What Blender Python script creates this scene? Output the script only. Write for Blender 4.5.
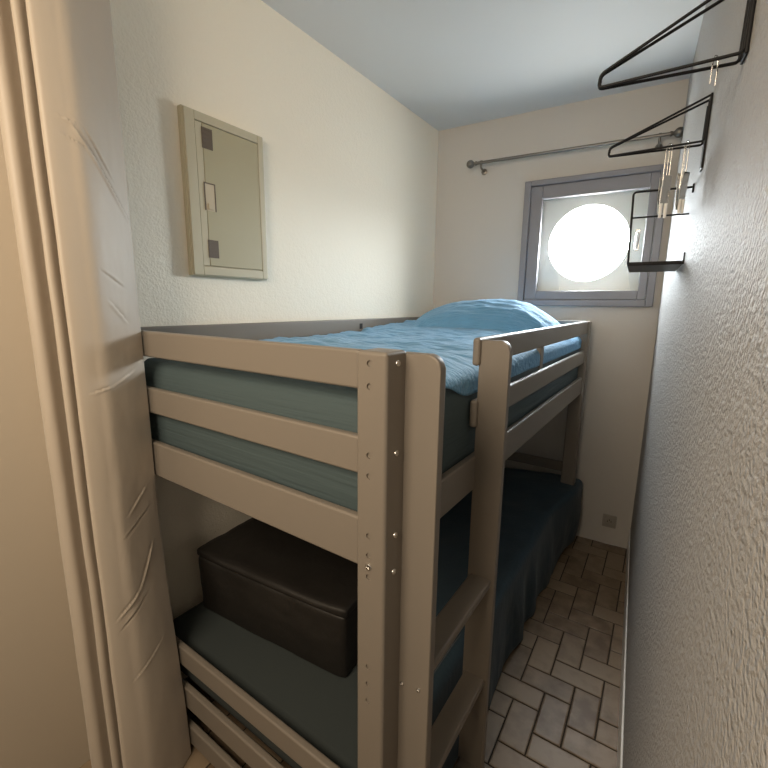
import bpy, bmesh, math, random
from math import sin, cos, pi, radians, exp
from mathutils import Vector, Matrix, noise

random.seed(7)
for o in list(bpy.data.objects):
    bpy.data.objects.remove(o)
SC = bpy.context.scene
COL = SC.collection

# ------------------------------------------------------------------ camera
cam_data = bpy.data.cameras.new('camera')
cam = bpy.data.objects.new('camera', cam_data)
COL.objects.link(cam)
SC.camera = cam
cam_data.sensor_width = 36.0
cam_data.lens = 36.0 * 422.64 / 768.0
cam_data.clip_start = 0.01
DEL = radians(3.741)                       # the far and right walls stand this much off square
_yaw, _pitch, _roll = -0.5321 - DEL, -0.1871, 0.0115
_F = Vector((sin(_yaw) * cos(_pitch), cos(_yaw) * cos(_pitch), sin(_pitch)))
_r = Vector((cos(_yaw), -sin(_yaw), 0))
_u = _r.cross(_F)
_R = cos(_roll) * _r + sin(_roll) * _u
_U = -sin(_roll) * _r + cos(_roll) * _u
M = Matrix.Identity(4)
for i in range(3):
    M[i][0] = _R[i]; M[i][1] = _U[i]; M[i][2] = -_F[i]
M[2][3] = 1.42
cam.matrix_world = M

# ------------------------------------------------------------------ world, lights, exposure
world = bpy.data.worlds.new('sky')
SC.world = world
world.use_nodes = True
bg = world.node_tree.nodes['Background']
# bright hazy sky above the horizon, dimmer ground below it
_nt = world.node_tree
_tc = _nt.nodes.new('ShaderNodeTexCoord')
_sx = _nt.nodes.new('ShaderNodeSeparateXYZ')
_mr = _nt.nodes.new('ShaderNodeMapRange')
_mr.inputs['From Min'].default_value = -0.12
_mr.inputs['From Max'].default_value = 0.10
_mr.interpolation_type = 'SMOOTHSTEP'
_mx = _nt.nodes.new('ShaderNodeMix')
_mx.data_type = 'RGBA'
_mx.inputs[6].default_value = (0.36, 0.35, 0.33, 1)
_mx.inputs[7].default_value = (0.93, 0.965, 1.0, 1)
_nt.links.new(_tc.outputs['Generated'], _sx.inputs[0])
_nt.links.new(_sx.outputs['Z'], _mr.inputs['Value'])
_nt.links.new(_mr.outputs[0], _mx.inputs[0])
_nt.links.new(_mx.outputs[2], bg.inputs[0])
bg.inputs[1].default_value = 70.0

XR, YB, XL, ZC = 0.0985, 2.7246, -1.395, 2.514   # right wall, far wall (turned frame), left wall, ceiling


def RW(x, y, z=0.0):
    """a point of the turned frame of the far and right walls"""
    return Vector((cos(DEL) * x - sin(DEL) * y, sin(DEL) * x + cos(DEL) * y, z))


def area(name, loc, target, size, power, color, portal=False, sy=None):
    d = bpy.data.lights.new(name, 'AREA')
    d.shape = 'RECTANGLE'
    d.size = size
    d.size_y = sy or size
    d.energy = power
    d.color = color
    o = bpy.data.objects.new(name, d)
    COL.objects.link(o)
    o.location = loc
    o.rotation_euler = (Vector(target) - Vector(loc)).to_track_quat('-Z', 'Y').to_euler()
    d.cycles.is_portal = portal
    return o


# lamp of the lit room behind the camera
area('room_lamp', (-0.52, -0.70, 1.95), (-0.80, 0.7, 1.15), 0.85, 25, (1.0, 0.82, 0.61))
# the opening of the porthole, so that the sky outside is sampled well
area('porthole_portal', RW(-0.291, YB + 0.20, 1.785), RW(-0.291, 0, 1.785), 0.50, 1, (1, 1, 1), portal=True)

SC.view_settings.view_transform = 'Standard'
SC.view_settings.look = 'None'
SC.view_settings.gamma = 1.0
SC.view_settings.use_curve_mapping = False
SC.view_settings.exposure = 0.22
SC.cycles.max_bounces = 12
SC.cycles.diffuse_bounces = 8
SC.cycles.sample_clamp_indirect = 8.0


# ------------------------------------------------------------------ materials
def srgb(r, g, b):
    def f(c):
        c /= 255.0
        return c / 12.92 if c <= 0.04045 else ((c + 0.055) / 1.055) ** 2.4
    return (f(r), f(g), f(b), 1)


def mat(name, color, rough=0.6, metal=0.0, spec=0.5, bump=None, vary=None, sheen=0.0):
    """bump: list of (noise scale, strength, distance, stretch); vary: (scale, amount)"""
    m = bpy.data.materials.new(name)
    m.use_nodes = True
    nt = m.node_tree
    b = nt.nodes['Principled BSDF']
    b.inputs['Base Color'].default_value = color
    b.inputs['Roughness'].default_value = rough
    b.inputs['Metallic'].default_value = metal
    b.inputs['Specular IOR Level'].default_value = spec
    if sheen:
        b.inputs['Sheen Weight'].default_value = sheen
    tc = nt.nodes.new('ShaderNodeTexCoord')
    if bump:
        prev = None
        for (sc, st, dist, stretch) in bump:
            mp = nt.nodes.new('ShaderNodeMapping')
            mp.inputs['Scale'].default_value = stretch
            nt.links.new(tc.outputs['Object'], mp.inputs[0])
            n = nt.nodes.new('ShaderNodeTexNoise')
            n.inputs['Scale'].default_value = sc
            n.inputs['Detail'].default_value = 3
            nt.links.new(mp.outputs[0], n.inputs['Vector'])
            bp = nt.nodes.new('ShaderNodeBump')
            bp.inputs['Strength'].default_value = st
            bp.inputs['Distance'].default_value = dist
            nt.links.new(n.outputs[0], bp.inputs['Height'])
            if prev:
                nt.links.new(prev.outputs[0], bp.inputs['Normal'])
            prev = bp
        nt.links.new(prev.outputs[0], b.inputs['Normal'])
    if vary:
        n = nt.nodes.new('ShaderNodeTexNoise')
        n.inputs['Scale'].default_value = vary[0]
        n.inputs['Detail'].default_value = 4
        nt.links.new(tc.outputs['Object'], n.inputs['Vector'])
        mx = nt.nodes.new('ShaderNodeMix')
        mx.data_type = 'RGBA'
        a = vary[1]
        mx.inputs[6].default_value = tuple(c * (1 - a) for c in color[:3]) + (1,)
        mx.inputs[7].default_value = tuple(min(1, c * (1 + a)) for c in color[:3]) + (1,)
        nt.links.new(n.outputs[0], mx.inputs[0])
        nt.links.new(mx.outputs[2], b.inputs['Base Color'])
    return m


S1 = (1, 1, 1)
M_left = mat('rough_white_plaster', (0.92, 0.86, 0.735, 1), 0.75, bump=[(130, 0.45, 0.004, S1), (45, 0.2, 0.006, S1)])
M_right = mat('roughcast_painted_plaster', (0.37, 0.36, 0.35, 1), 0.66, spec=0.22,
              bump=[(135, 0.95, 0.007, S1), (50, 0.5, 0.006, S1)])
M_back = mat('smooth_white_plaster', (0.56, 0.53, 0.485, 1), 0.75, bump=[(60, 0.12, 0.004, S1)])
M_ceil = mat('white_ceiling_paint', (0.64, 0.65, 0.65, 1), 0.7, bump=[(70, 0.1, 0.003, S1)])
M_smooth = mat('beige_smooth_paint', (0.46, 0.40, 0.32, 1), 0.7, bump=[(25, 0.08, 0.003, S1)])
M_white = mat('white_paint', (0.80, 0.79, 0.76, 1), 0.5)
M_bed = mat('greige_lacquered_wood', (0.195, 0.17, 0.142, 1), 0.42, spec=0.45, bump=[(30, 0.05, 0.002, (6, 6, 1))])
M_grey = mat('lilac_grey_window_paint', (0.215, 0.212, 0.230, 1), 0.45, vary=(9, 0.05))
M_steel = mat('chrome', (0.75, 0.74, 0.72, 1), 0.18, metal=1.0)
M_nickel = mat('brushed_nickel', (0.22, 0.205, 0.185, 1), 0.38, metal=1.0)
M_black = mat('black_powder_coated_wire', (0.006, 0.006, 0.007, 1), 0.45, spec=0.25)
M_slot = mat('dark_recess', (0.01, 0.01, 0.01, 1), 0.8)
M_panel = mat('khaki_beige_sheet_metal', (0.52, 0.475, 0.35, 1), 0.5)
M_door = mat('olive_beige_sheet_metal', (0.42, 0.38, 0.255, 1), 0.5)
M_vent = mat('brown_vent_plastic', (0.13, 0.10, 0.075, 1), 0.6)
M_pull = mat('pale_pull_plastic', (0.55, 0.47, 0.34, 1), 0.5)
M_curtain = mat('taupe_satin_cloth', (0.44, 0.38, 0.31, 1), 0.5, sheen=0.25,
                bump=[(900, 0.06, 0.0006, (1, 1, 0.2)), (14, 0.1, 0.006, (1, 1, 0.5))])
M_mattress = mat('teal_grey_ribbed_ticking', (0.052, 0.078, 0.084, 1), 0.85, bump=[(110, 0.7, 0.004, (0.04, 0.04, 1.0))])
M_cover = mat('sky_blue_seersucker', (0.125, 0.325, 0.54, 1), 0.8, sheen=0.15,
              bump=[(70, 0.75, 0.010, (0.22, 1.0, 1.0)), (420, 0.25, 0.002, (0.6, 1, 1))], vary=(11, 0.12))
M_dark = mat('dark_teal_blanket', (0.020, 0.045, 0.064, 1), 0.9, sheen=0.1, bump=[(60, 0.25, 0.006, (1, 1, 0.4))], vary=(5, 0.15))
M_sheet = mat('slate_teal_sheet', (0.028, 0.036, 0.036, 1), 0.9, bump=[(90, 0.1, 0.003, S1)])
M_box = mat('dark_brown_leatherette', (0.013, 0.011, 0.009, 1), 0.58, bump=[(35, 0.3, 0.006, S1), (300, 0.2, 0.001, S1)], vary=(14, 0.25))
M_grout = mat('dark_grout', (0.035, 0.028, 0.02, 1), 0.9)
M_plug = mat('greyed_ivory_plastic', (0.36, 0.33, 0.285, 1), 0.4)
M_clearglass = None


def glass_mat():
    m = bpy.data.materials.new('window_glass')
    m.use_nodes = True
    nt = m.node_tree
    nt.nodes.clear()
    out = nt.nodes.new('ShaderNodeOutputMaterial')
    t = nt.nodes.new('ShaderNodeBsdfTransparent')
    t.inputs[0].default_value = (0.96, 0.98, 0.98, 1)
    g = nt.nodes.new('ShaderNodeBsdfGlossy')
    g.inputs['Roughness'].default_value = 0.03
    mx = nt.nodes.new('ShaderNodeMixShader')
    mx.inputs[0].default_value = 0.006
    nt.links.new(t.outputs[0], mx.inputs[1])
    nt.links.new(g.outputs[0], mx.inputs[2])
    nt.links.new(mx.outputs[0], out.inputs[0])
    return m


M_glass = glass_mat()


def tile_mat():
    m = mat('beige_stone_tile', (0.40, 0.32, 0.23, 1), 0.42, bump=[(40, 0.15, 0.003, S1)])
    nt = m.node_tree
    b = nt.nodes['Principled BSDF']
    at = nt.nodes.new('ShaderNodeAttribute')
    at.attribute_name = 'tone'
    n = nt.nodes.new('ShaderNodeTexNoise')
    n.inputs['Scale'].default_value = 16
    n.inputs['Detail'].default_value = 5
    tc = nt.nodes.new('ShaderNodeTexCoord')
    nt.links.new(tc.outputs['Object'], n.inputs['Vector'])
    ad = nt.nodes.new('ShaderNodeMath'); ad.operation = 'ADD'
    nt.links.new(at.outputs['Fac'], ad.inputs[0])
    nt.links.new(n.outputs[0], ad.inputs[1])
    rp = nt.nodes.new('ShaderNodeValToRGB')
    rp.color_ramp.elements[0].position = 0.45
    rp.color_ramp.elements[0].color = (0.15, 0.10, 0.06, 1)
    rp.color_ramp.elements[1].position = 1.25 / 1.5
    rp.color_ramp.elements[1].color = (0.26, 0.195, 0.13, 1)
    nt.links.new(ad.outputs[0], rp.inputs[0])
    nt.links.new(rp.outputs[0], b.inputs['Base Color'])
    return m


M_tile = tile_mat()


# ------------------------------------------------------------------ mesh helpers
def box(bm, x0, x1, y0, y1, z0, z1, bev=0.0, seg=2):
    vs = [bm.verts.new((x, y, z)) for x in (x0, x1) for y in (y0, y1) for z in (z0, z1)]
    q = [(0, 1, 3, 2), (4, 6, 7, 5), (0, 4, 5, 1), (2, 3, 7, 6), (0, 2, 6, 4), (1, 5, 7, 3)]
    fs = [bm.faces.new([vs[i] for i in f]) for f in q]
    if bev:
        es = list({e for f in fs for e in f.edges})
        bmesh.ops.bevel(bm, geom=es, offset=bev, segments=seg, affect='EDGES', profile=0.5)
    return bm


def rounded_profile(w, h, r, corners, seg=6):
    """outline of a rectangle [0,w]x[0,h]; corners: set of (right, top) flags that are rounded"""
    pts = []
    for (cx, cy, a0, key) in ((w, 0, -pi / 2, (1, 0)), (w, h, 0, (1, 1)), (0, h, pi / 2, (0, 1)), (0, 0, pi, (0, 0))):
        if key in corners:
            ox = cx - r if key[0] else cx + r
            oy = cy - r if key[1] else cy + r
            for k in range(seg + 1):
                a = a0 + (pi / 2) * k / seg
                pts.append((ox + r * cos(a), oy + r * sin(a)))
        else:
            pts.append((cx, cy))
    return pts


def extrude(bm, pts, fn, t0, t1, bev=0.0):
    """prism: fn(u, v, t) maps the outline to space"""
    a = [bm.verts.new(fn(u, v, t0)) for u, v in pts]
    b = [bm.verts.new(fn(u, v, t1)) for u, v in pts]
    n = len(pts)
    f1 = bm.faces.new(a)
    f2 = bm.faces.new(list(reversed(b)))
    for i in range(n):
        bm.faces.new((a[i], b[i], b[(i + 1) % n], a[(i + 1) % n]))
    if bev:
        es = list(set(f1.edges) | set(f2.edges))
        bmesh.ops.bevel(bm, geom=es, offset=bev, segments=2, affect='EDGES', profile=0.5)
    return bm


def tube(bm, pts, r, seg=8, closed=False):
    pts = [Vector(p) for p in pts]
    n = len(pts)
    rings = []
    prev = None
    for i in range(n):
        if closed:
            t = (pts[(i + 1) % n] - pts[i - 1]).normalized()
        else:
            t = (pts[min(i + 1, n - 1)] - pts[max(i - 1, 0)]).normalized()
        if prev is None:
            ref = Vector((0, 0, 1)) if abs(t.z) < 0.9 else Vector((1, 0, 0))
            a = t.cross(ref).normalized()
        else:
            a = (prev - t * prev.dot(t)).normalized()
        prev = a
        b = t.cross(a)
        rr = r[i] if isinstance(r, (list, tuple)) else r
        rings.append([bm.verts.new(pts[i] + rr * (cos(2 * pi * k / seg) * a + sin(2 * pi * k / seg) * b)) for k in range(seg)])
    for i in range(n if closed else n - 1):
        A, B = rings[i], rings[(i + 1) % n]
        for k in range(seg):
            bm.faces.new((A[k], A[(k + 1) % seg], B[(k + 1) % seg], B[k]))
    if not closed:
        bm.faces.new(list(reversed(rings[0])))
        bm.faces.new(rings[-1])
    return bm


def fillet(pts, r, seg=5):
    """round the inner corners of an open polyline"""
    pts = [Vector(p) for p in pts]
    out = [pts[0]]
    for i in range(1, len(pts) - 1):
        p, a, b = pts[i], pts[i - 1], pts[i + 1]
        d1 = (a - p); d2 = (b - p)
        rr = min(r, d1.length * 0.45, d2.length * 0.45)
        s = p + d1.normalized() * rr
        e = p + d2.normalized() * rr
        for k in range(seg + 1):
            t = k / seg
            out.append((1 - t) ** 2 * s + 2 * t * (1 - t) * p + t ** 2 * e)
    out.append(pts[-1])
    return out


def lathe(bm, prof, center, axis, seg=16):
    """prof: list of (radius, distance along axis)"""
    axis = Vector(axis).normalized()
    ref = Vector((0, 0, 1)) if abs(axis.z) < 0.9 else Vector((1, 0, 0))
    a = axis.cross(ref).normalized()
    b = axis.cross(a)
    c = Vector(center)
    rings = []
    for (r, d) in prof:
        if r < 1e-6:
            rings.append([bm.verts.new(c + axis * d)])
        else:
            rings.append([bm.verts.new(c + axis * d + r * (cos(2 * pi * k / seg) * a + sin(2 * pi * k / seg) * b)) for k in range(seg)])
    for A, B in zip(rings[:-1], rings[1:]):
        for k in range(seg):
            k2 = (k + 1) % seg
            if len(A) == 1 and len(B) == 1:
                continue
            if len(A) == 1:
                bm.faces.new((A[0], B[k], B[k2]))
            elif len(B) == 1:
                bm.faces.new((A[k], B[0], A[k2]))
            else:
                bm.faces.new((A[k], B[k], B[k2], A[k2]))
    if len(rings[0]) > 1:
        bm.faces.new(rings[0])
    if len(rings[-1]) > 1:
        bm.faces.new(list(reversed(rings[-1])))
    return bm


def obj(name, bm, m, parent=None, origin=(0, 0, 0), smooth=False, weighted=False):
    """link a bmesh as ONE object; its geometry is given in scene units and moved by -origin"""
    bmesh.ops.recalc_face_normals(bm, faces=bm.faces)
    if any(origin):
        bmesh.ops.translate(bm, verts=bm.verts, vec=-Vector(origin))
    me = bpy.data.meshes.new(name)
    bm.to_mesh(me)
    bm.free()
    me.materials.append(m)
    if smooth:
        for p in me.polygons:
            p.use_smooth = True
        if smooth is not True:
            me.set_sharp_from_angle(angle=radians(smooth))
    o = bpy.data.objects.new(name, me)
    if smooth == 35:
        wn = o.modifiers.new('weighted_normals', 'WEIGHTED_NORMAL')
        wn.weight = 100
        wn.keep_sharp = True
    COL.objects.link(o)
    if parent:
        o.parent = parent
    elif any(origin):
        o.location = origin
    return o


def tag(o, label=None, cat=None, group=None, kind=None):
    if label: o['label'] = label
    if cat: o['category'] = cat
    if group: o['group'] = group
    if kind: o['kind'] = kind
    return o


def thing(name, label, cat, loc=(0, 0, 0), rotz=0.0, group=None):
    o = bpy.data.objects.new(name, None)
    o.empty_display_size = 0.05
    COL.objects.link(o)
    o.location = loc
    o.rotation_euler = (0, 0, rotz)
    return tag(o, label, cat, group)


def struct(name, bm, m, parent=None, smooth=False):
    o = obj(name, bm, m, parent, smooth=smooth)
    if parent is None:
        o['kind'] = 'structure'
    return o


def B():
    return bmesh.new()


def rbox(bm, x0, x1, y0, y1, z0, z1, bev=0.0):
    """box in the turned frame"""
    t = B()
    box(t, x0, x1, y0, y1, z0, z1, bev)
    for v in t.verts:
        v.co = RW(v.co.x, v.co.y, v.co.z)
    me = bpy.data.meshes.new('tmp')
    t.to_mesh(me); t.free()
    bm.from_mesh(me)
    bpy.data.meshes.remove(me)
    return bm


def prism_poly(bm, pts, z0, z1):
    a = [bm.verts.new((p[0], p[1], z0)) for p in pts]
    b = [bm.verts.new((p[0], p[1], z1)) for p in pts]
    n = len(pts)
    bm.faces.new(list(reversed(a)))
    bm.faces.new(b)
    for i in range(n):
        bm.faces.new((a[i], a[(i + 1) % n], b[(i + 1) % n], b[i]))
    return bm


# ------------------------------------------------------------------ room shell
NEAR = -3.0
yLB = (YB + XL * sin(DEL)) / cos(DEL)            # y of the far left corner on the left wall (x = XL)
# solve exactly: point (XL, y) with -sin*XL + cos*y = YB
pBR = RW(XR, YB)
pFR = RW(XR, NEAR)
pts_room = [(XL - 0.2, NEAR - 0.2), (pFR.x + 0.2, NEAR - 0.2), (pBR.x + 0.25, pBR.y + 0.3), (XL - 0.2, yLB + 0.3)]

bm = B()
prism_poly(bm, pts_room, ZC, ZC + 0.1)
struct('ceiling', bm, M_ceil)

# floor: grout bed carrying herringbone tiles (one mesh, pattern inside)
bm = B()
prism_poly(bm, pts_room, -0.12, -0.003)
for f in bm.faces:
    f.material_index = 0
lay = bm.faces.layers.float.new('tone')
A = 0.0905
ang = radians(1.0)
ox, oy = -0.2425, 1.273
G = 0.0028


def tile(cx, cy, w, h):
    x0, x1, y0, y1 = ox + cx * A + G, ox + (cx + w) * A - G, oy + cy * A + G, oy + (cy + h) * A - G
    mx, my = (x0 + x1) / 2, (y0 + y1) / 2
    wx, wy = ox + (mx - ox) * cos(ang) - (my - oy) * sin(ang), oy + (mx - ox) * sin(ang) + (my - oy) * cos(ang)
    if wx < -1.39 or wx > 0.30 or wy < NEAR + 0.1 or wy > 2.73 + 0.065 * wx + 0.03:
        return
    t = random.random() * 0.42
    zz = random.uniform(-0.0006, 0.0006)
    c = 0.004
    base = [(x0, y0), (x1, y0), (x1, y1), (x0, y1)]
    top = [(x0 + c, y0 + c), (x1 - c, y0 + c), (x1 - c, y1 - c), (x0 + c, y1 - c)]

    def W(p, z):
        dx, dy = p[0] - ox, p[1] - oy
        return bm.verts.new((ox + dx * cos(ang) - dy * sin(ang), oy + dx * sin(ang) + dy * cos(ang), z))
    a = [W(p, -0.003) for p in base]
    m_ = [W(p, -0.001 + zz) for p in base]
    b = [W(p, 0.0 + zz) for p in top]
    fs = [bm.faces.new(b)]
    for i in range(4):
        j = (i + 1) % 4
        fs.append(bm.faces.new((a[i], a[j], m_[j], m_[i])))
        fs.append(bm.faces.new((m_[i], m_[j], b[j], b[i])))
    for f in fs:
        f.material_index = 1
        f[lay] = t


for i in range(-50, 20):
    for j in range(-50, 22):
        k = (i - j) % 4
        if k == 0:
            tile(i, j, 1, 2)          # upright tile: cells (i, j) and (i, j+1)
        elif k == 1:
            tile(i, j, 2, 1)          # lying tile: cells (i, j) and (i+1, j)
fl = struct('floor', bm, M_grout)
fl.data.materials.append(M_tile)

# left wall: rough plaster beside the bed, smooth paint nearer the camera
bm = B()
box(bm, XL - 0.2, XL, 0.30, yLB + 0.25, 0, ZC)
struct('wall_left', bm, M_left)
bm = B()
box(bm, XL - 0.2, XL + 0.030, NEAR, 0.397, 0, ZC)
struct('wall_left_near', bm, M_smooth)
bm = B()
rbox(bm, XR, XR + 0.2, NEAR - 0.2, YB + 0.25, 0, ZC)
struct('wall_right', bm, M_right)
bm = B()
rbox(bm, XR - 0.006, XR, NEAR, YB, 0, 0.13, 0.002)
struct('baseboard_right', bm, M_white)
bm = B()
box(bm, XL - 0.2, 0.6, NEAR - 0.15, NEAR, 0, ZC)
struct('wall_near', bm, M_white)

# far wall with the window opening; behind the opening the outer leaf has the round hole
WX0, WX1, WZ0, WZ1 = -0.615, 0.04, 1.455, 2.10       # opening
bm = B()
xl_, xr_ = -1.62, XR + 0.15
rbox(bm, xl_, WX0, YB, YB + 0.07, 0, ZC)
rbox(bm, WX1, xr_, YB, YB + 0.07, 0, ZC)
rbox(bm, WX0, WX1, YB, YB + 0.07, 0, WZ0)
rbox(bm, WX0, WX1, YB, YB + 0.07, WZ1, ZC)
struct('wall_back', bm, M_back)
PX, PZ, PR = -0.291, 1.778, 0.212
bm = B()
N = 64
fr, bk, sqf, sqb = [], [], [], []
Y0, Y1 = YB + 0.07, YB + 0.17
for k in range(N):
    a = 2 * pi * k / N
    fr.append(bm.verts.new(RW(PX + PR * cos(a), Y0, PZ + PR * sin(a))))
    bk.append(bm.verts.new(RW(PX + PR * cos(a), Y1, PZ + PR * sin(a))))
    c, s = cos(a), sin(a)
    tx = (0.45 / abs(c)) if abs(c) > 1e-6 else 9
    tz = (0.55 / abs(s)) if abs(s) > 1e-6 else 9
    t = min(tx, tz)
    sqf.append(bm.verts.new(RW(PX + t * c, Y0, PZ + t * s)))
    sqb.append(bm.verts.new(RW(PX + t * c, Y1, PZ + t * s)))
for k in range(N):
    j = (k + 1) % N
    bm.faces.new((fr[k], fr[j], sqf[j], sqf[k]))
    bm.faces.new((bk[j], bk[k], sqb[k], sqb[j]))
    bm.faces.new((fr[j], fr[k], bk[k], bk[j]))
    bm.faces.new((sqf[k], sqf[j], sqb[j], sqb[k]))
struct('wall_back_outer', bm, M_white)


# window: outer frame, sash, pane, latch
win = bpy.data.objects.new('window_1', None)
COL.objects.link(win)
win['kind'] = 'structure'


def frame_rect(bm, x0, x1, z0, z1, w, y0, y1, bev=0.004):
    wl, wr, wb, wt = w
    rbox(bm, x0, x0 + wl, y0, y1, z0, z1, bev)
    rbox(bm, x1 - wr, x1, y0, y1, z0, z1, bev)
    rbox(bm, x0 + wl, x1 - wr, y0, y1, z0, z0 + wb, bev)
    rbox(bm, x0 + wl, x1 - wr, y0, y1, z1 - wt, z1, bev)


bm = B()
frame_rect(bm, -0.645, 0.066, 1.420, 2.132, (0.036, 0.036, 0.036, 0.030), YB - 0.030, YB)
obj('window_frame', bm, M_grey, win)
bm = B()
frame_rect(bm, -0.608, 0.029, 1.457, 2.101, (0.066, 0.040, 0.050, 0.072), YB - 0.016, YB + 0.020)
sash = obj('window_sash', bm, M_grey, win)
bm = B()
rbox(bm, -0.546, -0.007, YB + 0.004, YB + 0.008, 1.503, 2.033)
obj('pane', bm, M_glass, sash)
# window latch on the sash, right side
lt = B()
rbox(lt, -0.052, -0.030, YB - 0.020, YB - 0.016, 1.715, 1.825, 0.003)
latch = obj('latch_plate', lt, M_steel, sash)
lt = B()
tube(lt, fillet([RW(-0.041, YB - 0.02, 1.80), RW(-0.041, YB - 0.055, 1.80), RW(-0.045, YB - 0.055, 1.725)], 0.012), 0.008)
obj('latch_handle', lt, M_steel, sash, smooth=40)

# ------------------------------------------------------------------ bunk bed
XO = -0.386                          # outer face of the post
XW = -1.388                          # post side against the wall
YF, YE = 0.575, 2.575                # near and far outer faces
PW = 0.065
T = 1.341
BO = ((XO + XW) / 2, (YF + YE) / 2, 0)
bed = thing('bunk_bed', 'greige painted wooden bunk bed with ladder, along the left wall under the porthole window', 'bunk bed', BO)


def bpart(name, bm, parent=bed, m=M_bed, smooth=False):
    return obj(name, bm, m, parent, BO, smooth=smooth)


def rail_x(x0, x1, y0, z0, z1, name='rail', th=0.02):
    b = B(); box(b, x0, x1, y0, y0 + th, z0, z1, 0.0055, 3)
    return bpart(name, b, smooth=35)


def rail_y(y0, y1, x0, z0, z1, name='rail', th=0.02, bev=0.0055):
    b = B(); box(b, x0, x0 + th, y0, y1, z0, z1, bev, 3)
    return bpart(name, b, smooth=35)


# posts; the one at the ladder has blind holes on its near face
def post(x0, y0):
    b = B(); box(b, x0, x0 + PW, y0, y0 + PW, 0, T, 0.007, 3)
    return b


HX = -0.4215
holes = [1.320, 1.280, 1.155, 1.116, 0.999, 0.959, 0.915, 0.718, 0.679, 0.639, 0.42, 0.34, 0.27]
p_ = obj('post', post(XO - PW, YF), M_bed, None, smooth=35)
cb = B()
for z in holes:
    lathe(cb, [(0.0058, 0.0), (0.0058, 0.0095)], (HX, YF - 0.006, z), (0, 1, 0), 20)
cut = obj('cutter', cb, M_bed)
mod = p_.modifiers.new('holes', 'BOOLEAN')
mod.operation = 'DIFFERENCE'
mod.object = cut
mod.solver = 'EXACT'
dg = bpy.context.evaluated_depsgraph_get()
me2 = bpy.data.meshes.new_from_object(p_.evaluated_get(dg))
p_.modifiers.clear()
p_.data = me2
bpy.data.objects.remove(cut)
me2.transform(Matrix.Translation(-Vector(BO)))
me2.set_sharp_from_angle(angle=radians(35))
p_.parent = bed
_wn = p_.modifiers.new('weighted_normals', 'WEIGHTED_NORMAL')
_wn.weight = 100
_wn.keep_sharp = True
near_post = p_
bpart('post', post(XW, YF), smooth=35)
bpart('post', post(XW, YE - PW), smooth=35)
b = B(); box(b, XO - PW, XO + 0.008, YE - PW, YE, 0, T, 0.007, 3)
bpart('post', b, smooth=35)


def bolt(parent, loc, axis, r=0.0062):
    b = B()
    lathe(b, [(r, 0.0), (r, 0.0012), (r * 0.8, 0.003), (r * 0.48, 0.0034), (r * 0.42, 0.0012), (0, 0.0012)], loc, axis, 18)
    o = obj('bolt', b, M_steel, parent, BO, smooth=40)
    o['label'] = 'bright steel bolt head'


for y, z in ((0.608, 1.320), (0.608, 1.158), (0.609, 0.998), (0.606, 0.924), (0.606, 0.42), (0.606, 0.33)):
    bolt(near_post, (XO, y, z), (1, 0, 0))
bolt(near_post, (HX, YF, 0.937), (0, -1, 0), 0.0072)

RL, RR = XW + PW, XO - PW            # rails run between the posts
front = [(1.271, 1.341), (1.112, 1.184), (0.925, 1.026), (0.314, 0.379), (0.162, 0.236), (0.028, 0.096)]
for z0, z1 in front:
    rail_x(RL - 0.002, RR + 0.002, YF + 0.006, z0, z1)
for z0, z1 in [(1.271, 1.341), (1.112, 1.184), (0.925, 1.026), (0.458, 0.518), (0.162, 0.236)]:
    rail_x(RL - 0.002, RR + 0.002, YE - 0.028, z0, z1)
for z0, z1 in [(1.271, 1.341), (1.112, 1.184), (0.925, 1.026), (0.162, 0.236)]:
    rail_y(YF + PW - 0.002, YE - PW + 0.002, XW + 0.004, z0, z1)
# right side: the entrance gap is open above the lowest rail
XI = XO - 0.022
rail_y(YF + PW - 0.002, YE - PW + 0.002, XI, 0.942, 1.036)
rail_y(YF + PW - 0.002, YE - PW + 0.002, XI - 0.032, 0.150, 0.220)
g1 = rail_y(0.985, YE - PW + 0.002, XI, 1.271, 1.341, 'guard_rail', bev=0.008)
g2 = rail_y(0.985, YE - PW + 0.002, XI, 1.112, 1.184, 'guard_rail', bev=0.008)
# battens joining the guard rails half-way
b = B(); box(b, XI - 0.018, XI, 1.655, 1.700, 1.120, 1.325, 0.003)
bpart('batten', b)
# keyhole with a bolt in the wall-side rail
b = B(); box(b, XW + 0.024, XW + 0.0247, 1.772, 1.796, 1.290, 1.318, 0.0)
o = bpart('keyhole', b, m=M_slot); o['label'] = 'small dark keyhole slot in the wall-side rail'

# ladder
SY1, SY2, SD, ST = YF + PW - 0.005, 0.997, 0.0765, 0.022
for sy in (SY1, SY2):
    b = B()
    extrude(b, rounded_profile(SD, 1.336, 0.024, {(1, 1)}), lambda u, v, t: (XO - 0.008 + u, t, v), sy, sy + ST, 0.004)
    s_ = bpart('ladder_stile', b, smooth=35)
    if sy == SY1:
        bolt(s_, (XO + 0.0075, sy, 0.656), (0, -1, 0), 0.0045)
        bolt(s_, (XO + 0.046, sy, 0.663), (0, -1, 0), 0.0045)
for zt in (0.700, 0.390, 0.085):
    b = B()
    extrude(b, rounded_profile(0.060, 0.022, 0.006, {(1, 1), (1, 0), (0, 1), (0, 0)}, 4), lambda u, v, t: (XO + u - 0.001, t, zt - 0.022 + v), SY1 + ST - 0.001, SY2 + 0.001)
    bpart('ladder_rung', b, smooth=35)

# slats under the two mattresses
def slats(z, n, first=0.09):
    for k in range(n):
        y = YF + first + (YE - YF - 0.16 - first) * k / (n - 1)
        b = B(); box(b, XW + 0.026, XI - 0.001 if z > 0.5 else XI - 0.034, y, y + 0.07, z, z + 0.018, 0.002)
        bpart('slat', b)


slats(0.947, 12)
slats(0.190, 11, 0.27)


# ------------------------------------------------------------------ upper mattress and its coverlet
def fbm(x, y, z=0.0, oct=4):
    return noise.fractal(Vector((x, y, z)), 1.0, 2.0, oct)


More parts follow.
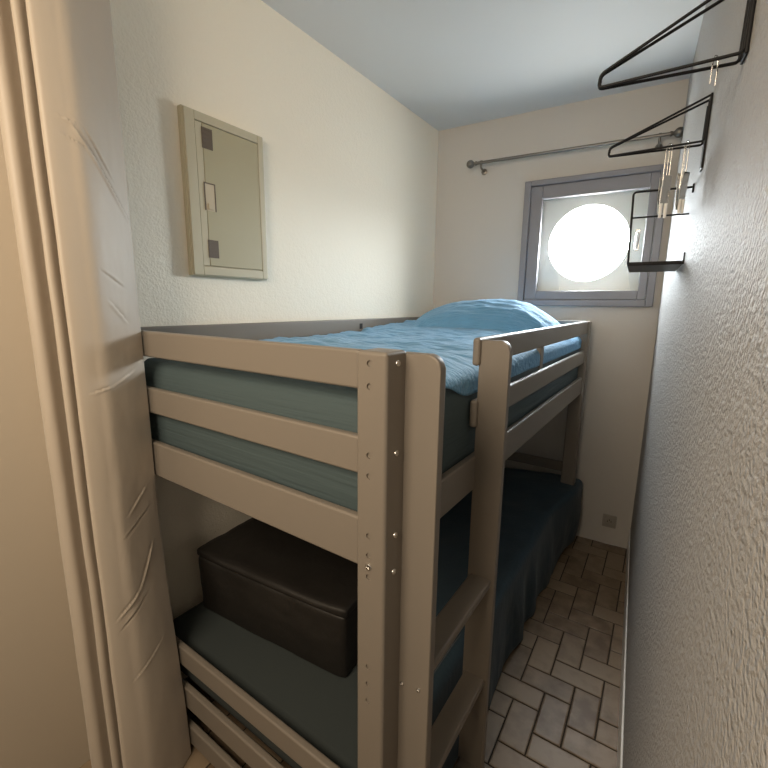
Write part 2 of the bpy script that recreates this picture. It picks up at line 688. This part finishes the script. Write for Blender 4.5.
MX0, MX1, MY0, MY1 = XW + 0.045, XI - 0.003, YF + 0.032, YE - 0.035


def mattress(name, z0, z1, m, label, x1=MX1, rib=0.0):
    bm = B()
    # rounded slab swept as a grid of rings
    nx, ny = 40, 80
    rc = 0.05
    def ring(inset, z):
        r = max(0.012, 0.05 - inset)
        x0, xx1, y0, y1 = MX0 + inset, x1 - inset, MY0 + inset, MY1 - inset
        pts = []
        for (cx, cy, a0) in ((xx1 - r, y0 + r, -pi / 2), (xx1 - r, y1 - r, 0), (x0 + r, y1 - r, pi / 2), (x0 + r, y0 + r, pi)):
            for k in range(7):
                a = a0 + (pi / 2) * k / 6
                pts.append((cx + r * cos(a), cy + r * sin(a), z))
        return [bm.verts.new(p) for p in pts]
    h = z1 - z0
    prof = [(0.03, 0.0), (0.010, 0.012), (0.002, 0.035), (0.0, h * 0.45), (0.001, h * 0.55), (0.004, h - 0.045), (0.014, h - 0.016), (0.035, h)]
    rings = [ring(i, z0 + d) for i, d in prof]
    n = len(rings[0])
    for A_, B_ in zip(rings[:-1], rings[1:]):
        for k in range(n):
            bm.faces.new((A_[k], A_[(k + 1) % n], B_[(k + 1) % n], B_[k]))
    bm.faces.new(list(reversed(rings[0])))
    bm.faces.new(rings[-1])
    o = obj(name, bm, m, None, ((MX0 + x1) / 2, (MY0 + MY1) / 2, z0), smooth=50)
    return tag(o, label, 'mattress')


mattress('mattress', 0.966, 1.250, M_mattress, 'thick teal grey ribbed mattress on the upper bunk, seen between the rails')


def smoothstep(a, b, x):
    t = max(0.0, min(1.0, (x - a) / (b - a)))
    return t * t * (3 - 2 * t)


def coverlet():
    """cloth over the top of the upper mattress, pillow shape under it at the far end, tucked down at the near end and on the right"""
    bm = B()
    x0, x1, y0, y1 = MX0 + 0.004, MX1 + 0.0015, MY0 + 0.235, MY1 - 0.01
    U, V = 130, 230
    skR, skN, rr = 0.050, 0.0, 0.030
    Lx = (x1 - x0) + skR
    Ly = (y1 - y0) + skN
    rows = []
    for j in range(V + 1):
        t = Ly * j / V - skN                  # distance from the near edge, <0 on the skirt
        row = []
        for i in range(U + 1):
            s = ((x1 - x0) + skR * (0.1 + 0.9 * smoothstep(0.0, 0.16, t))) * i / U                    # distance from the left edge
            x = x0 + s
            y = y0 + t + (0.02 * sin(x * 5) + 0.05 * (x - x1)) * (1 - t / Ly)
            z = 1.2545 + 0.004 * smoothstep(0.0, 0.05, t)
            dropx = dropy = 0.0
            ex = s - (x1 - x0)
            # rounded fold down on the right side
            if ex > -rr:
                a = min((ex + rr) / rr, pi / 2)
                x = x1 - rr + rr * sin(a)
                dropx = rr * (1 - cos(a)) + max(0.0, ex + rr - rr * pi / 2)
            drop = math.hypot(dropx, dropy) if (dropx < 0.05 or dropy < 0.05) else max(dropx, dropy) + 0.01
            flat = (1 - min(1, dropx / 0.02)) * (1 - min(1, dropy / 0.02))
            inside = smoothstep(0.0, 0.10, x1 - x) * smoothstep(0.0, 0.20, t)
            # pillow
            px = (x - (x0 + 0.50)) / 0.42
            py = (y - 2.24) / 0.30 if y < 2.24 else (y - 2.24) / 0.26
            d = (abs(px) ** 2.6 + abs(py) ** 2.2)
            pil = 0.128 * max(0.0, 1 - d) ** 0.75 if d < 1 else 0.0
            ramp = 0.045 * smoothstep(1.4, 2.3, y) * smoothstep(0.02, 0.3, x1 - x)
            crown = 0.008 * inside
            w = 0.0
            if flat > 0:
                w += 0.013 * fbm(x * 2.2 + 3, y * 5.5, 1.0) * inside
                w += 0.012 * (1 - abs(fbm(x * 3.5 + 0.8 * y, y * 13 + 2 * x, 5.0))) * inside
                w += 0.004 * fbm(x * 7, y * 22, 9.0) * inside
            z = z - drop + (crown + ramp + w) * flat + pil * flat
            side = 0.004 * fbm(x * 4, y * 9, z * 9) * min(1.0, drop / 0.05)
            if dropx > 0.02: x += min(0.0, side)
            row.append(bm.verts.new((x, y, z)))
        rows.append(row)
    # soften
    for j in range(V):
        for i in range(U):
            bm.faces.new((rows[j][i], rows[j][i + 1], rows[j + 1][i + 1], rows[j + 1][i]))
    bmesh.ops.smooth_vert(bm, verts=[v for r in rows[1:-1] for v in r[1:-1]], factor=0.5, use_axis_x=False, use_axis_y=False, use_axis_z=True)
    o = obj('coverlet', bm, M_cover, None, ((x0 + x1) / 2, (y0 + y1) / 2, 1.215), smooth=True)
    md = o.modifiers.new('thickness', 'SOLIDIFY')
    md.thickness = 0.004
    md.offset = -1
    return tag(o, 'rumpled sky blue coverlet over the upper bunk, pillow bulge at its far end', 'bedspread')


coverlet()

# ------------------------------------------------------------------ lower mattress, sheet and hanging blanket
LZ = 0.209
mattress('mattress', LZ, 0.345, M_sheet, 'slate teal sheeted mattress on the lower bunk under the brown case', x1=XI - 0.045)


def blanket():
    bm = B()
    x0, y0, y1 = -0.98, 1.06, YE + 0.055
    U, V = 70, 150
    rows = []
    for j in range(V + 1):
        y = 0.70 + (y1 - 0.70) * j / V
        far = smoothstep(2.15, 2.5, y)
        xs = -0.424 + 0.012 * smoothstep(1.05, 1.3, y) + 0.066 * far      # where the cloth turns down
        xb = -0.412 + 0.014 * smoothstep(1.05, 1.3, y) + 0.040 * far
        row = []
        for i in range(U + 1):
            s = i / U
            if s < 0.55:
                q = s / 0.55
                xl0 = -0.50 - 0.80 * smoothstep(1.13, 1.25, y)
                x = xl0 + (xs - 0.03 - xl0) * q
                # stays flat on the sheet, swells a little by the edge and the far end
                z = 0.353 + (0.022 * smoothstep(0.55, 0.95, q) + 0.03 * far * smoothstep(0.3, 0.7, q)) \
                    + 0.006 * fbm(x * 5, y * 5, 2.0) * smoothstep(1.05, 1.3, y)
            else:
                q = (s - 0.55) / 0.45
                zt = 0.353 + 0.022 + 0.03 * far
                zb = 0.012 + 0.012 * fbm(0, y * 4, 4) + 0.05 * far
                a = min(1.0, q / 0.16)
                xe = xs - 0.03 + 0.03 * sin(a * pi / 2)
                ze = zt - 0.03 * (1 - cos(a * pi / 2))
                if q > 0.16:
                    k = (q - 0.16) / 0.84
                    fold = (0.011 * sin(y * 21 + 1.5 * sin(y * 7)) + 0.006 * fbm(y * 11, k * 2, 7.0)) * smoothstep(0.0, 0.7, k) * smoothstep(1.04, 1.25, y)
                    xe = xs + (xb - xs) * k + fold + 0.012 * sin(pi * k) * far
                    ze = (zt - 0.03) + (zb - zt + 0.03) * k
                x, z = xe, ze
            row.append(bm.verts.new((x, y, z)))
        rows.append(row)
    for j in range(V):
        for i in range(U):
            bm.faces.new((rows[j][i], rows[j][i + 1], rows[j + 1][i + 1], rows[j + 1][i]))
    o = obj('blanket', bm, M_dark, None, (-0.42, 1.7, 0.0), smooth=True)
    md = o.modifiers.new('thickness', 'SOLIDIFY')
    md.thickness = 0.004
    md.offset = -1
    return tag(o, 'dark blue blanket hanging off the lower bunk down to the tiled floor', 'blanket')


blanket()

# ------------------------------------------------------------------ brown storage case on the lower bunk
CA = math.atan2(0.06, 0.615)
case = thing('storage_case', 'large dark brown leatherette case lying on the lower bunk against the wall', 'storage case', (-0.975, 0.77, 0.3475), CA)


def puffy(w, d, z0, z1, bev, amp, seed):
    bm = B()
    box(bm, -w / 2, w / 2, 0, d, z0, z1)
    bmesh.ops.subdivide_edges(bm, edges=bm.edges[:], cuts=23, use_grid_fill=True)
    h = z1 - z0
    for v in bm.verts:
        x, y, z = v.co
        cx, cy, cz = x, y - d / 2, z - (z0 + z1) / 2
        # superellipse rounding of edges
        lx, ly, lz = max(0, abs(cx) - (w / 2 - bev)), max(0, abs(cy) - (d / 2 - bev)), max(0, abs(cz) - (h / 2 - bev))
        L = math.sqrt(lx * lx + ly * ly + lz * lz)
        if L > bev:
            k = bev / L
            cx = math.copysign(w / 2 - bev + lx * k, cx) if lx > 0 else cx
            cy = math.copysign(d / 2 - bev + ly * k, cy) if ly > 0 else cy
            cz = math.copysign(h / 2 - bev + lz * k, cz) if lz > 0 else cz
        n = fbm(cx * 7 + seed, cy * 7, cz * 7) * amp
        e = 1 - min(1, abs(cz) / (h / 2)) ** 2
        f = 1 - (abs(cx) / (w / 2)) ** 4
        bulge = 0.010 * e * f
        v.co = (cx, cy + d / 2 - (bulge + n if cy < 0 else 0), cz + (z0 + z1) / 2 + (n if z > z0 + 1e-4 else 0))
    return bm


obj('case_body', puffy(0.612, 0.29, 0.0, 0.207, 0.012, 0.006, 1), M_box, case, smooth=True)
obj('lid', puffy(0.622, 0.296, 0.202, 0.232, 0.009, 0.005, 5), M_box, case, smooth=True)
# ------------------------------------------------------------------ curtain gathered against the left wall
def curtain():
    bm = B()
    P = [(-1.248, 0.604), (-1.222, 0.553), (-1.196, 0.492), (-1.195, 0.46), (-1.198, 0.430), (-1.204, 0.419), (-1.222, 0.428),
         (-1.262, 0.474), (-1.280, 0.470), (-1.263, 0.438), (-1.249, 0.416), (-1.256, 0.408), (-1.290, 0.424),
         (-1.326, 0.446), (-1.320, 0.420), (-1.303, 0.394), (-1.316, 0.379), (-1.350, 0.387), (-1.388, 0.400), (-1.450, 0.428), (-1.510, 0.452)]
    # resample with a Catmull-Rom spline
    pts = []
    for i in range(len(P) - 1):
        p0, p1, p2, p3 = P[max(i - 1, 0)], P[i], P[i + 1], P[min(i + 2, len(P) - 1)]
        n = 18 if i < 4 else 6
        for k in range(n):
            t = k / n
            pts.append(tuple(0.5 * (2 * p1[c] + (-p0[c] + p2[c]) * t + (2 * p0[c] - 5 * p1[c] + 4 * p2[c] - p3[c]) * t * t
                                    + (-p0[c] + 3 * p1[c] - 3 * p2[c] + p3[c]) * t ** 3) for c in (0, 1)))
    pts.append(P[-1])
    ZB, ZT, NV = 0.004, 2.44, 800

    def ridge(y, z, a, b, w, h):
        """crease along the segment a-b (pane coordinates y, z)"""
        ax, az = a; bx, bz = b
        dx, dz = bx - ax, bz - az
        L2 = dx * dx + dz * dz
        t = ((y - ax) * dx + (z - az) * dz) / L2
        tt = max(0, min(1, t))
        d = ((y - ax) * dz - (z - az) * dx) / math.sqrt(L2)
        r = math.hypot(y - ax - tt * dx, z - az - tt * dz)
        w *= 0.6
        return h * exp(-(r / w) ** 2) * (1 if d > 0 else -0.6) * (4 * tt * (1 - tt) + 0.25)
    creases = [((0.425, 1.855), (0.480, 1.842), 0.010, 0.006), ((0.470, 1.838), (0.600, 1.64), 0.008, 0.009),
               ((0.490, 1.845), (0.560, 1.735), 0.007, -0.006), ((0.44, 1.815), (0.50, 1.79), 0.007, 0.004),
               ((0.422, 1.172), (0.50, 1.190), 0.008, 0.005), ((0.50, 1.190), (0.568, 1.222), 0.008, 0.005),
               ((0.430, 0.50), (0.510, 0.565), 0.010, 0.008), ((0.510, 0.565), (0.568, 0.675), 0.009, 0.010),
               ((0.440, 0.47), (0.53, 0.54), 0.008, -0.005), ((0.50, 0.80), (0.568, 0.86), 0.010, 0.005),
               ((0.48, 0.74), (0.568, 0.79), 0.010, -0.004), ((0.46, 0.30), (0.56, 0.36), 0.010, 0.004),
               ((0.51, 1.42), (0.56, 1.36), 0.010, 0.004), ((0.50, 1.50), (0.56, 1.46), 0.010, -0.003)]
    rows = []
    for j in range(NV + 1):
        z = ZB + (ZT - ZB) * j / NV
        row = []
        for i, (x, y) in enumerate(pts):
            pane = 1.0 if i < 84 else 0.0
            dx = 0.0
            if pane:
                for a, b, w, h in creases:
                    dx += 0.5 * ridge(y, 1.42 + (z - 1.42) / 0.9, a, b, w, h)
                dx += 0.0025 * fbm(y * 9, z * 3, 1)
                k = smoothstep(0.43, 0.47, y)
                dx *= k
            sway = 0.006 * fbm(0.3, z * 1.3, 3) * (1 if i >= 74 else i / 74)
            sc = 0.90 + 0.05 * smoothstep(0.0, 1.0, z)      # hangs a little outward at the foot
            fx = (x + dx) * sc
            fy = sc * y + 0.003 * fbm(x * 8, z * 2.0, 8) * smoothstep(0.0, 0.4, (i - 69) / 40) + sway * 0.3 + 0.03 * pane * smoothstep(0.43, 0.57, y) * smoothstep(0.9, 0.0, z)
            row.append(bm.verts.new((max(fx, XL + 0.006), fy, z)))
        rows.append(row)
    for j in range(NV):
        for i in range(len(pts) - 1):
            bm.faces.new((rows[j][i], rows[j][i + 1], rows[j + 1][i + 1], rows[j + 1][i]))
    o = obj('curtain', bm, M_curtain, None, (-1.16, 0.42, 0.0), smooth=True)
    md = o.modifiers.new('thickness', 'SOLIDIFY')
    md.thickness = 0.003
    md.offset = 1
    return tag(o, 'taupe floor length curtain gathered in folds at the near end of the bunk bed', 'curtain')


curtain()

# ------------------------------------------------------------------ electrical panel on the left wall
panel = thing('electrical_panel', 'beige metal fuse box cabinet with closed door on the left wall', 'fuse box', (XL, 1.01, 1.773))


def pbox(bm, d0, d1, y0, y1, z0, z1, bev=0.0):
    return box(bm, d0, d1, y0 - 1.01, y1 - 1.01, z0 - 1.773, z1 - 1.773, bev)


PY0, PY1, PZ0, PZ1 = 0.858, 1.174, 1.512, 2.032
bm = B()
pbox(bm, 0.0, 0.030, PY0, PY0 + 0.036, PZ0, PZ1, 0.003)
pbox(bm, 0.0, 0.030, PY1 - 0.024, PY1, PZ0, PZ1, 0.003)
pbox(bm, 0.0, 0.030, PY0 + 0.036, PY1 - 0.024, PZ0, PZ0 + 0.030, 0.003)
pbox(bm, 0.0, 0.030, PY0 + 0.036, PY1 - 0.024, PZ1 - 0.028, PZ1, 0.003)
pbox(bm, 0.0, 0.022, PY0 - 0.004, PY1 + 0.004, PZ0 - 0.004, PZ1 + 0.004, 0.003)
obj('cabinet_frame', bm, M_panel, panel, smooth=35)
bm = B()
pbox(bm, 0.022, 0.0275, PY0 + 0.038, PY0 + 0.062, PZ0 + 0.033, PZ1 - 0.031, 0.001)
obj('side_strip', bm, M_panel, panel)
bm = B()
pbox(bm, 0.022, 0.0285, PY0 + 0.0635, PY1 - 0.026, PZ0 + 0.033, PZ1 - 0.031, 0.0015)
door = obj('door', bm, M_door, panel)
for z0, z1, lab in ((1.925, 1.990, 'upper brown vent'), (1.572, 1.632, 'lower brown vent')):
    bm = B()
    pbox(bm, 0.0285, 0.0295, 0.917, 0.957, z0, z1)
    for k in range(5):
        zz = z0 + 0.006 + (z1 - z0 - 0.012) * k / 4
        pbox(bm, 0.0285, 0.0308, 0.919, 0.955, zz - 0.002, zz + 0.002)
    v = obj('vent', bm, M_vent, door)
bm = B()
pbox(bm, 0.0285, 0.0300, 0.914, 0.918, 1.728, 1.818)
pbox(bm, 0.0285, 0.0300, 0.953, 0.957, 1.728, 1.818)
pbox(bm, 0.0285, 0.0300, 0.918, 0.953, 1.814, 1.818)
obj('pull_rim', bm, M_vent, door)
bm = B()
pbox(bm, 0.0285, 0.0291, 0.918, 0.953, 1.728, 1.814)
pbox(bm, 0.0291, 0.0330, 0.926, 0.946, 1.732, 1.752, 0.001)
o = obj('pull', bm, M_pull, door); o['label'] = 'pale finger pull on the door'

# ------------------------------------------------------------------ curtain rod on the far wall
rod = thing('curtain_rod', 'brushed metal curtain rod with ball ends above the porthole window', 'curtain rod', RW(-0.45, YB, 2.262), DEL)
ry = -0.070
bm = B(); tube(bm, [(-0.49, ry, 0.0), (0.525, ry, -0.008)], 0.0085, 14)
obj('pole', bm, M_nickel, rod, smooth=40)
for sx, xx, zz in ((-1, -0.485, 0.0), (1, 0.500, -0.008)):
    bm = B()
    lathe(bm, [(0.0, -0.004), (0.012, -0.004), (0.012, 0.004), (0.008, 0.008), (0.010, 0.012)]
          + [(0.024 * sin(pi * k / 8), 0.035 - 0.024 * cos(pi * k / 8)) for k in range(1, 9)], (xx, ry, zz), (sx, 0, 0), 18)
    obj('finial', bm, M_nickel, rod, smooth=50)
for xx, zz in ((-0.452, 0.0), (0.455, -0.008)):
    bm = B()
    tube(bm, fillet([(xx, ry, zz - 0.006), (xx, ry, zz - 0.030), (xx, -0.008, zz - 0.036)], 0.012), 0.006, 10)
    lathe(bm, [(0.018, 0.0), (0.018, 0.006), (0.008, 0.010)], (xx, 0.0, zz - 0.036), (0, -1, 0), 16)
    lathe(bm, [(0.012, -0.006), (0.012, 0.006)], (xx, ry, zz), (1, 0, 0), 16)
    obj('bracket', bm, M_nickel, rod, smooth=40)

# ------------------------------------------------------------------ wall socket
sock = thing('wall_socket', 'small grey ivory wall socket low on the far wall beside the bed', 'socket', RW(-0.015, YB, 0.150), DEL)
bm = B(); box(bm, -0.037, 0.037, -0.009, 0.0, -0.040, 0.040, 0.004)
pl_ = obj('socket_plate', bm, M_plug, sock, smooth=35)
bm = B()
lathe(bm, [(0.024, 0.0), (0.024, 0.003), (0.021, 0.003), (0.020, 0.0005), (0, 0.0005)], (0, -0.009, 0), (0, -1, 0), 24)
obj('socket_well', bm, M_plug, pl_, smooth=40)
bm = B()
for sx in (-0.0095, 0.0095):
    lathe(bm, [(0.003, 0.0), (0.003, 0.0012)], (sx, -0.0095, 0), (0, -1, 0), 10)
lathe(bm, [(0.0025, 0.0), (0.0025, 0.006)], (0, -0.0095, 0.010), (0, -1, 0), 10)
obj('contact', bm, M_slot, pl_)

# ------------------------------------------------------------------ black wire brackets and rack on the right wall
def wall_bracket(y, label, nose, zb, ztop, zlow, gap=0.015, r=0.0026, flare=1.0):
    """double-wire triangular hanging bracket, at right angles to the right wall; local x = away from the far end of the wall"""
    t = thing('wire_bracket', label, 'wall hanger', RW(XR, y, zb), DEL, 'black wire brackets on the right wall')
    L = nose
    hn = 0.020
    for sgn in (-1, 1):
        g0, g1 = sgn * gap * 0.18, sgn * gap * flare
        bm = B()
        pts = [(-0.003, g1, ztop - zb + 0.001), (-L, g0, hn), (-L - 0.002, g0, 0.0), (-0.006, g1, 0.0), (-0.005, g1, ztop - zb - 0.012)]
        tube(bm, fillet(pts, 0.007), r, 8)
        obj('wire_arm', bm, M_black, t, smooth=50)
    bm = B()
    tube(bm, [(-L, -gap * 0.2, hn * 0.5), (-L, gap * 0.2, hn * 0.5)], r * 0.9, 8)
    obj('nose_bar', bm, M_black, t, smooth=50)
    bm = B()
    box(bm, -0.005, -0.0005, -gap * flare - 0.004, gap * flare + 0.004, zlow - zb, ztop - zb + 0.004, 0.0015)
    obj('wall_plate', bm, M_black, t)
    return t


wall_bracket(0.870, 'black wire triangle bracket highest on the right wall, with one thin chrome hook', 0.193, 1.783, 1.888, 1.780)
wall_bracket(1.330, 'middle black wire triangle bracket holding the two chrome clips', 0.205, 1.806, 1.903, 1.745)

# small wire rack with a tray, farther along the wall
rack = thing('wire_shelf', 'small black wire shelf with flat tray in front of the porthole window', 'wall shelf', RW(XR, 1.62, 1.540), DEL)
W_, D0, D1 = 0.140, -0.13, 0.16
bm = B()
box(bm, -W_, -0.002, D0, D1, 0.0, 0.004, 0.0015)
box(bm, -W_, -W_ + 0.004, D0, D1, 0.004, 0.012, 0.001)
box(bm, -W_ + 0.004, -0.002, D0, D0 + 0.004, 0.004, 0.010, 0.001)
box(bm, -W_ + 0.004, -0.002, D1 - 0.004, D1, 0.004, 0.010, 0.001)
obj('tray', bm, M_black, rack)
bm = B()
tube(bm, fillet([(-0.004, D0 + 0.002, 0.204), (-W_ - 0.004, D0 + 0.002, 0.206), (-W_ + 0.002, D0 + 0.002, 0.004)], 0.010), 0.0030, 8)
obj('side_frame', bm, M_black, rack, smooth=50)
bm = B()
tube(bm, [(-W_ - 0.001, D0 + 0.002, 0.135), (-0.004, D0 + 0.002, 0.135)], 0.0024, 8)
obj('cross_wire', bm, M_black, rack, smooth=50)
bm = B()
box(bm, -0.005, -0.0005, D0 - 0.003, D0 + 0.007, 0.190, 0.212, 0.001)
obj('wall_tab', bm, M_black, rack)
bm = B()
box(bm, -0.005, -0.0005, D0 - 0.003, D0 + 0.007, 0.0, 0.032, 0.001)
obj('wall_tab', bm, M_black, rack)


# ------------------------------------------------------------------ chrome trouser clips hanging from the brackets
def clip(x, y, z, label, length, turn, jaws=True, group=None):
    t = thing('hanger_clip', label, 'clip', RW(x, y, z), DEL + turn, group)
    bm = B()
    for sg in (-1, 1):
        pts = [(sg * 0.007, 0, -length * 0.62), (sg * 0.007, 0, -0.004), (sg * 0.0055, 0.0, 0.008), (0, 0, 0.010)]
        tube(bm, fillet(pts, 0.004), 0.0012, 8)
        if jaws:
            tube(bm, [(sg * 0.003, 0.004, -length * 0.66), (sg * 0.003, 0.004, 0.004)], 0.0011, 8)
    obj('wire_hook', bm, M_steel, t, smooth=50)
    if jaws:
        bm = B()
        for sy in (-1, 1):
            prof = [(0.010, -length * 0.45), (0.012, -length * 0.60), (0.014, -length * 0.78), (0.006, -length * 0.80)]
            top, mid, low = -length * 0.42, -length * 0.70, -length
            a = [bm.verts.new(p) for p in ((-0.010, sy * 0.007, top), (0.010, sy * 0.007, top), (0.012, sy * 0.003, mid), (0.009, sy * 0.0015, low), (-0.009, sy * 0.0015, low), (-0.012, sy * 0.003, mid))]
            b_ = [bm.verts.new((v.co.x, v.co.y + sy * 0.0015, v.co.z)) for v in a]
            bm.faces.new(a); bm.faces.new(list(reversed(b_)))
            for k in range(6):
                bm.faces.new((a[k], a[(k + 1) % 6], b_[(k + 1) % 6], b_[k]))
        obj('jaw', bm, M_steel, t)
        bm = B()
        for sx in (-1, 1):
            tube(bm, [(sx * 0.006, -0.004, -length * 0.84), (sx * 0.006, -0.004, -length * 1.06)], 0.0035, 8)
        o = obj('grip_pad', bm, M_white, t, smooth=50)
        o['label'] = 'white grip pad'
    return t


clip(0.026, 1.330, 1.806, 'left chrome clip hanging from the middle wire bracket', 0.155, 0.5, True, 'chrome clips on the middle bracket')
clip(0.062, 1.330, 1.806, 'right chrome clip hanging from the middle bracket next to the wall', 0.148, 0.9, True, 'chrome clips on the middle bracket')
clip(0.062, 0.870, 1.783, 'thin chrome wire hook hanging alone from the highest black wire bracket', 0.048, 1.0, False)
